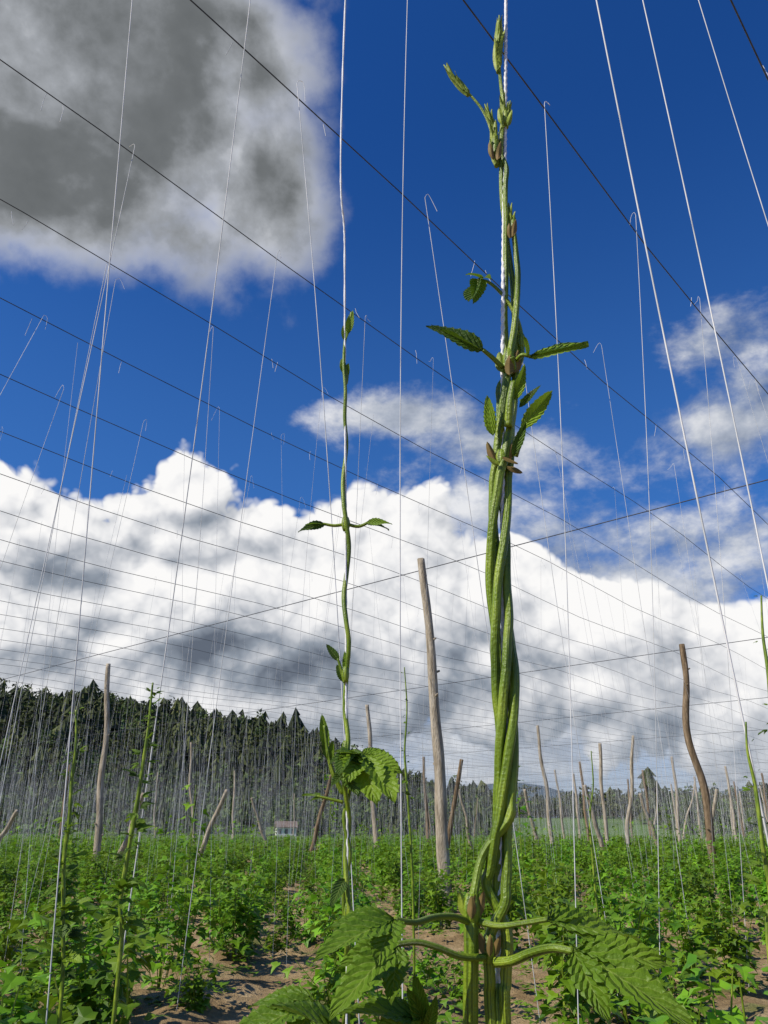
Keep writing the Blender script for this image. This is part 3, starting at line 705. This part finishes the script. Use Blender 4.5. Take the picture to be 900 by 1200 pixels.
mb=MB()
def L2F(*a,**k): LF(*a,D=D1,**k)
L2F((382,614),(350,620,-.02),(0,-1,.5),1,.42,.12,.3,.2,1,31); L2F((380,614),(358,612,-.02),(0,-.6,1),1,.34,.12,.3,.2,0,32)
L2F((428,613),(458,611,-.02),(0,-1,.5),1,.38,.12,.3,.2,0,33); L2F((428,613),(456,616,-.02),(0,-.6,1),1,.3,.15,.3,.2,1,34)
L2F((408,392),(413,363),(0,-1,.2),1,.3,.02,.5,.1,0,35); L2F((404,400),(403,380),(0,-1,.2),1,.35,.02,.5,.1,0,36); L2F((404,440),(400,420),(0,-1,.2),1,.4,.02,.5,.1,0,37); L2F((404,445),(408,425),(0,-1,.2),1,.4,.02,.5,.1,0,38)
L2F((398,775),(382,754),(-.3,-1,.4),1,.4,.1,.3,.2,1,39); L2F((404,800),(394,778),(-.3,-1,.4),1,.45,.1,.3,.2,1,41); L2F((406,790),(403,762),(-.3,-1,.4),1,.3,.1,.3,.2,0,42)
L2F((424,882),(466,930,-.05),(.3,-.7,.8),5,.62,.12,.25,.25,0,43,.8); L2F((426,884),(440,938,-.05),(.0,-1,.5),3,.62,.12,.25,.25,0,44,.8)
L2F((410,880),(396,905,-.04),(-.3,-1,.5),3,.6,.1,.3,.2,1,45); L2F((418,884),(400,878,-.04),(-.3,-1,.5),3,.6,.1,.3,.2,0,46); L2F((405,905),(420,930,-.04),(.3,-1,.3),3,.5,.1,.3,.2,1,63)
L2F((383,880),(377,836),(0,-1,.2),1,.3,.05,.5,.1,0,47); L2F((386,895),(390,868),(0,-1,.2),1,.35,.05,.5,.1,0,48); L2F((384,890),(378,866),(0,-1,.2),1,.35,.05,.5,.1,1,49)
L2F((375,934),(354,930),(0,-.6,1),3,.45,.1,.3,.2,0,50); L2F((404,1030),(388,1060,-.04),(0,-.7,.6),1,.4,.1,.3,.2,1,51)
mb.obj("leaves",[M_leaf,M_leafd],b2)
mb=MB(); tp=P(405,-5,D1); c=catmull([Vector((tp.x+.02,1.3,WZ)),tp,P(404,300,D1),P(405,600,D1+.003),P(406,900,D1+.003),P(406,1200,D1+.003),Vector((P(406,1200,D1).x,D1,0))],40)
tube(mb,c,.0016,8,ridge=2,amp=.2,twist=200); mb.obj("twine",[M_string],b2)
# ---------------------------------------------------------------- other climbing bines
def climber(path,D,r=4.,seed=0,nl=18,ls=.08):
    rng=random.Random(seed); e_=empty("hop_bine"); mb=MB()
    q=[list(P(u+1.2*math.sin(i*2.1+seed),v,D))+[r*(.4+.6*min(1,i/3))*pxm(v,D)] for i,(u,v) in enumerate(path)]
    q.append([q[-1][0],D,0,q[-1][3]]); c=catmull(q,8); tube(mb,[k[:3] for k in c],[k[3] for k in c],7,ridge=3,amp=.1,twist=8); mb.obj("stem",[M_stem],e_)
    mb=MB()
    n=len(c)
    for i in range(nl):
        k=int((rng.random()**.8)*(n-10)); p=Vector(c[k][:3]); a=rng.random()*6.28; f=.35+.65*k/n
        d=Vector((math.cos(a),math.sin(a),rng.uniform(-.5,.7)))
        leaf(mb,p+d*.02,p+d*ls*f*rng.uniform(.6,1.2),(rng.uniform(-.3,.3),-.5,1),3,.5,.15,.3,.2,rng.choice([0,0,1]),i,.7)
    mb.obj("leaves",[M_leaf,M_leafd],e_)
climber([(178,800),(174,850),(168,900),(158,950),(150,1000),(142,1060),(140,1120)],3.6,2.6,1,60,.13)
climber([(88,832),(90,870),(84,920),(80,960),(76,1010),(74,1080),(70,1180)],3.8,2.4,2,60,.13)
climber([(874,846),(877,880),(884,920),(890,960),(896,1000),(902,1050),(905,1150)],2.3,2.6,3,26,.07)
climber([(893,698),(894,740),(898,780),(905,830),(912,900),(925,1000)],2.8,2.6,4,16,.09)
climber([(475,782),(476,830),(474,880),(478,920),(480,980),(484,1060)],6.5,1.5,5,24,.12)
climber([(693,880),(694,920),(692,960),(696,1020),(700,1080)],7.5,1.5,6,24,.12)
print("objects",len(bpy.data.objects))
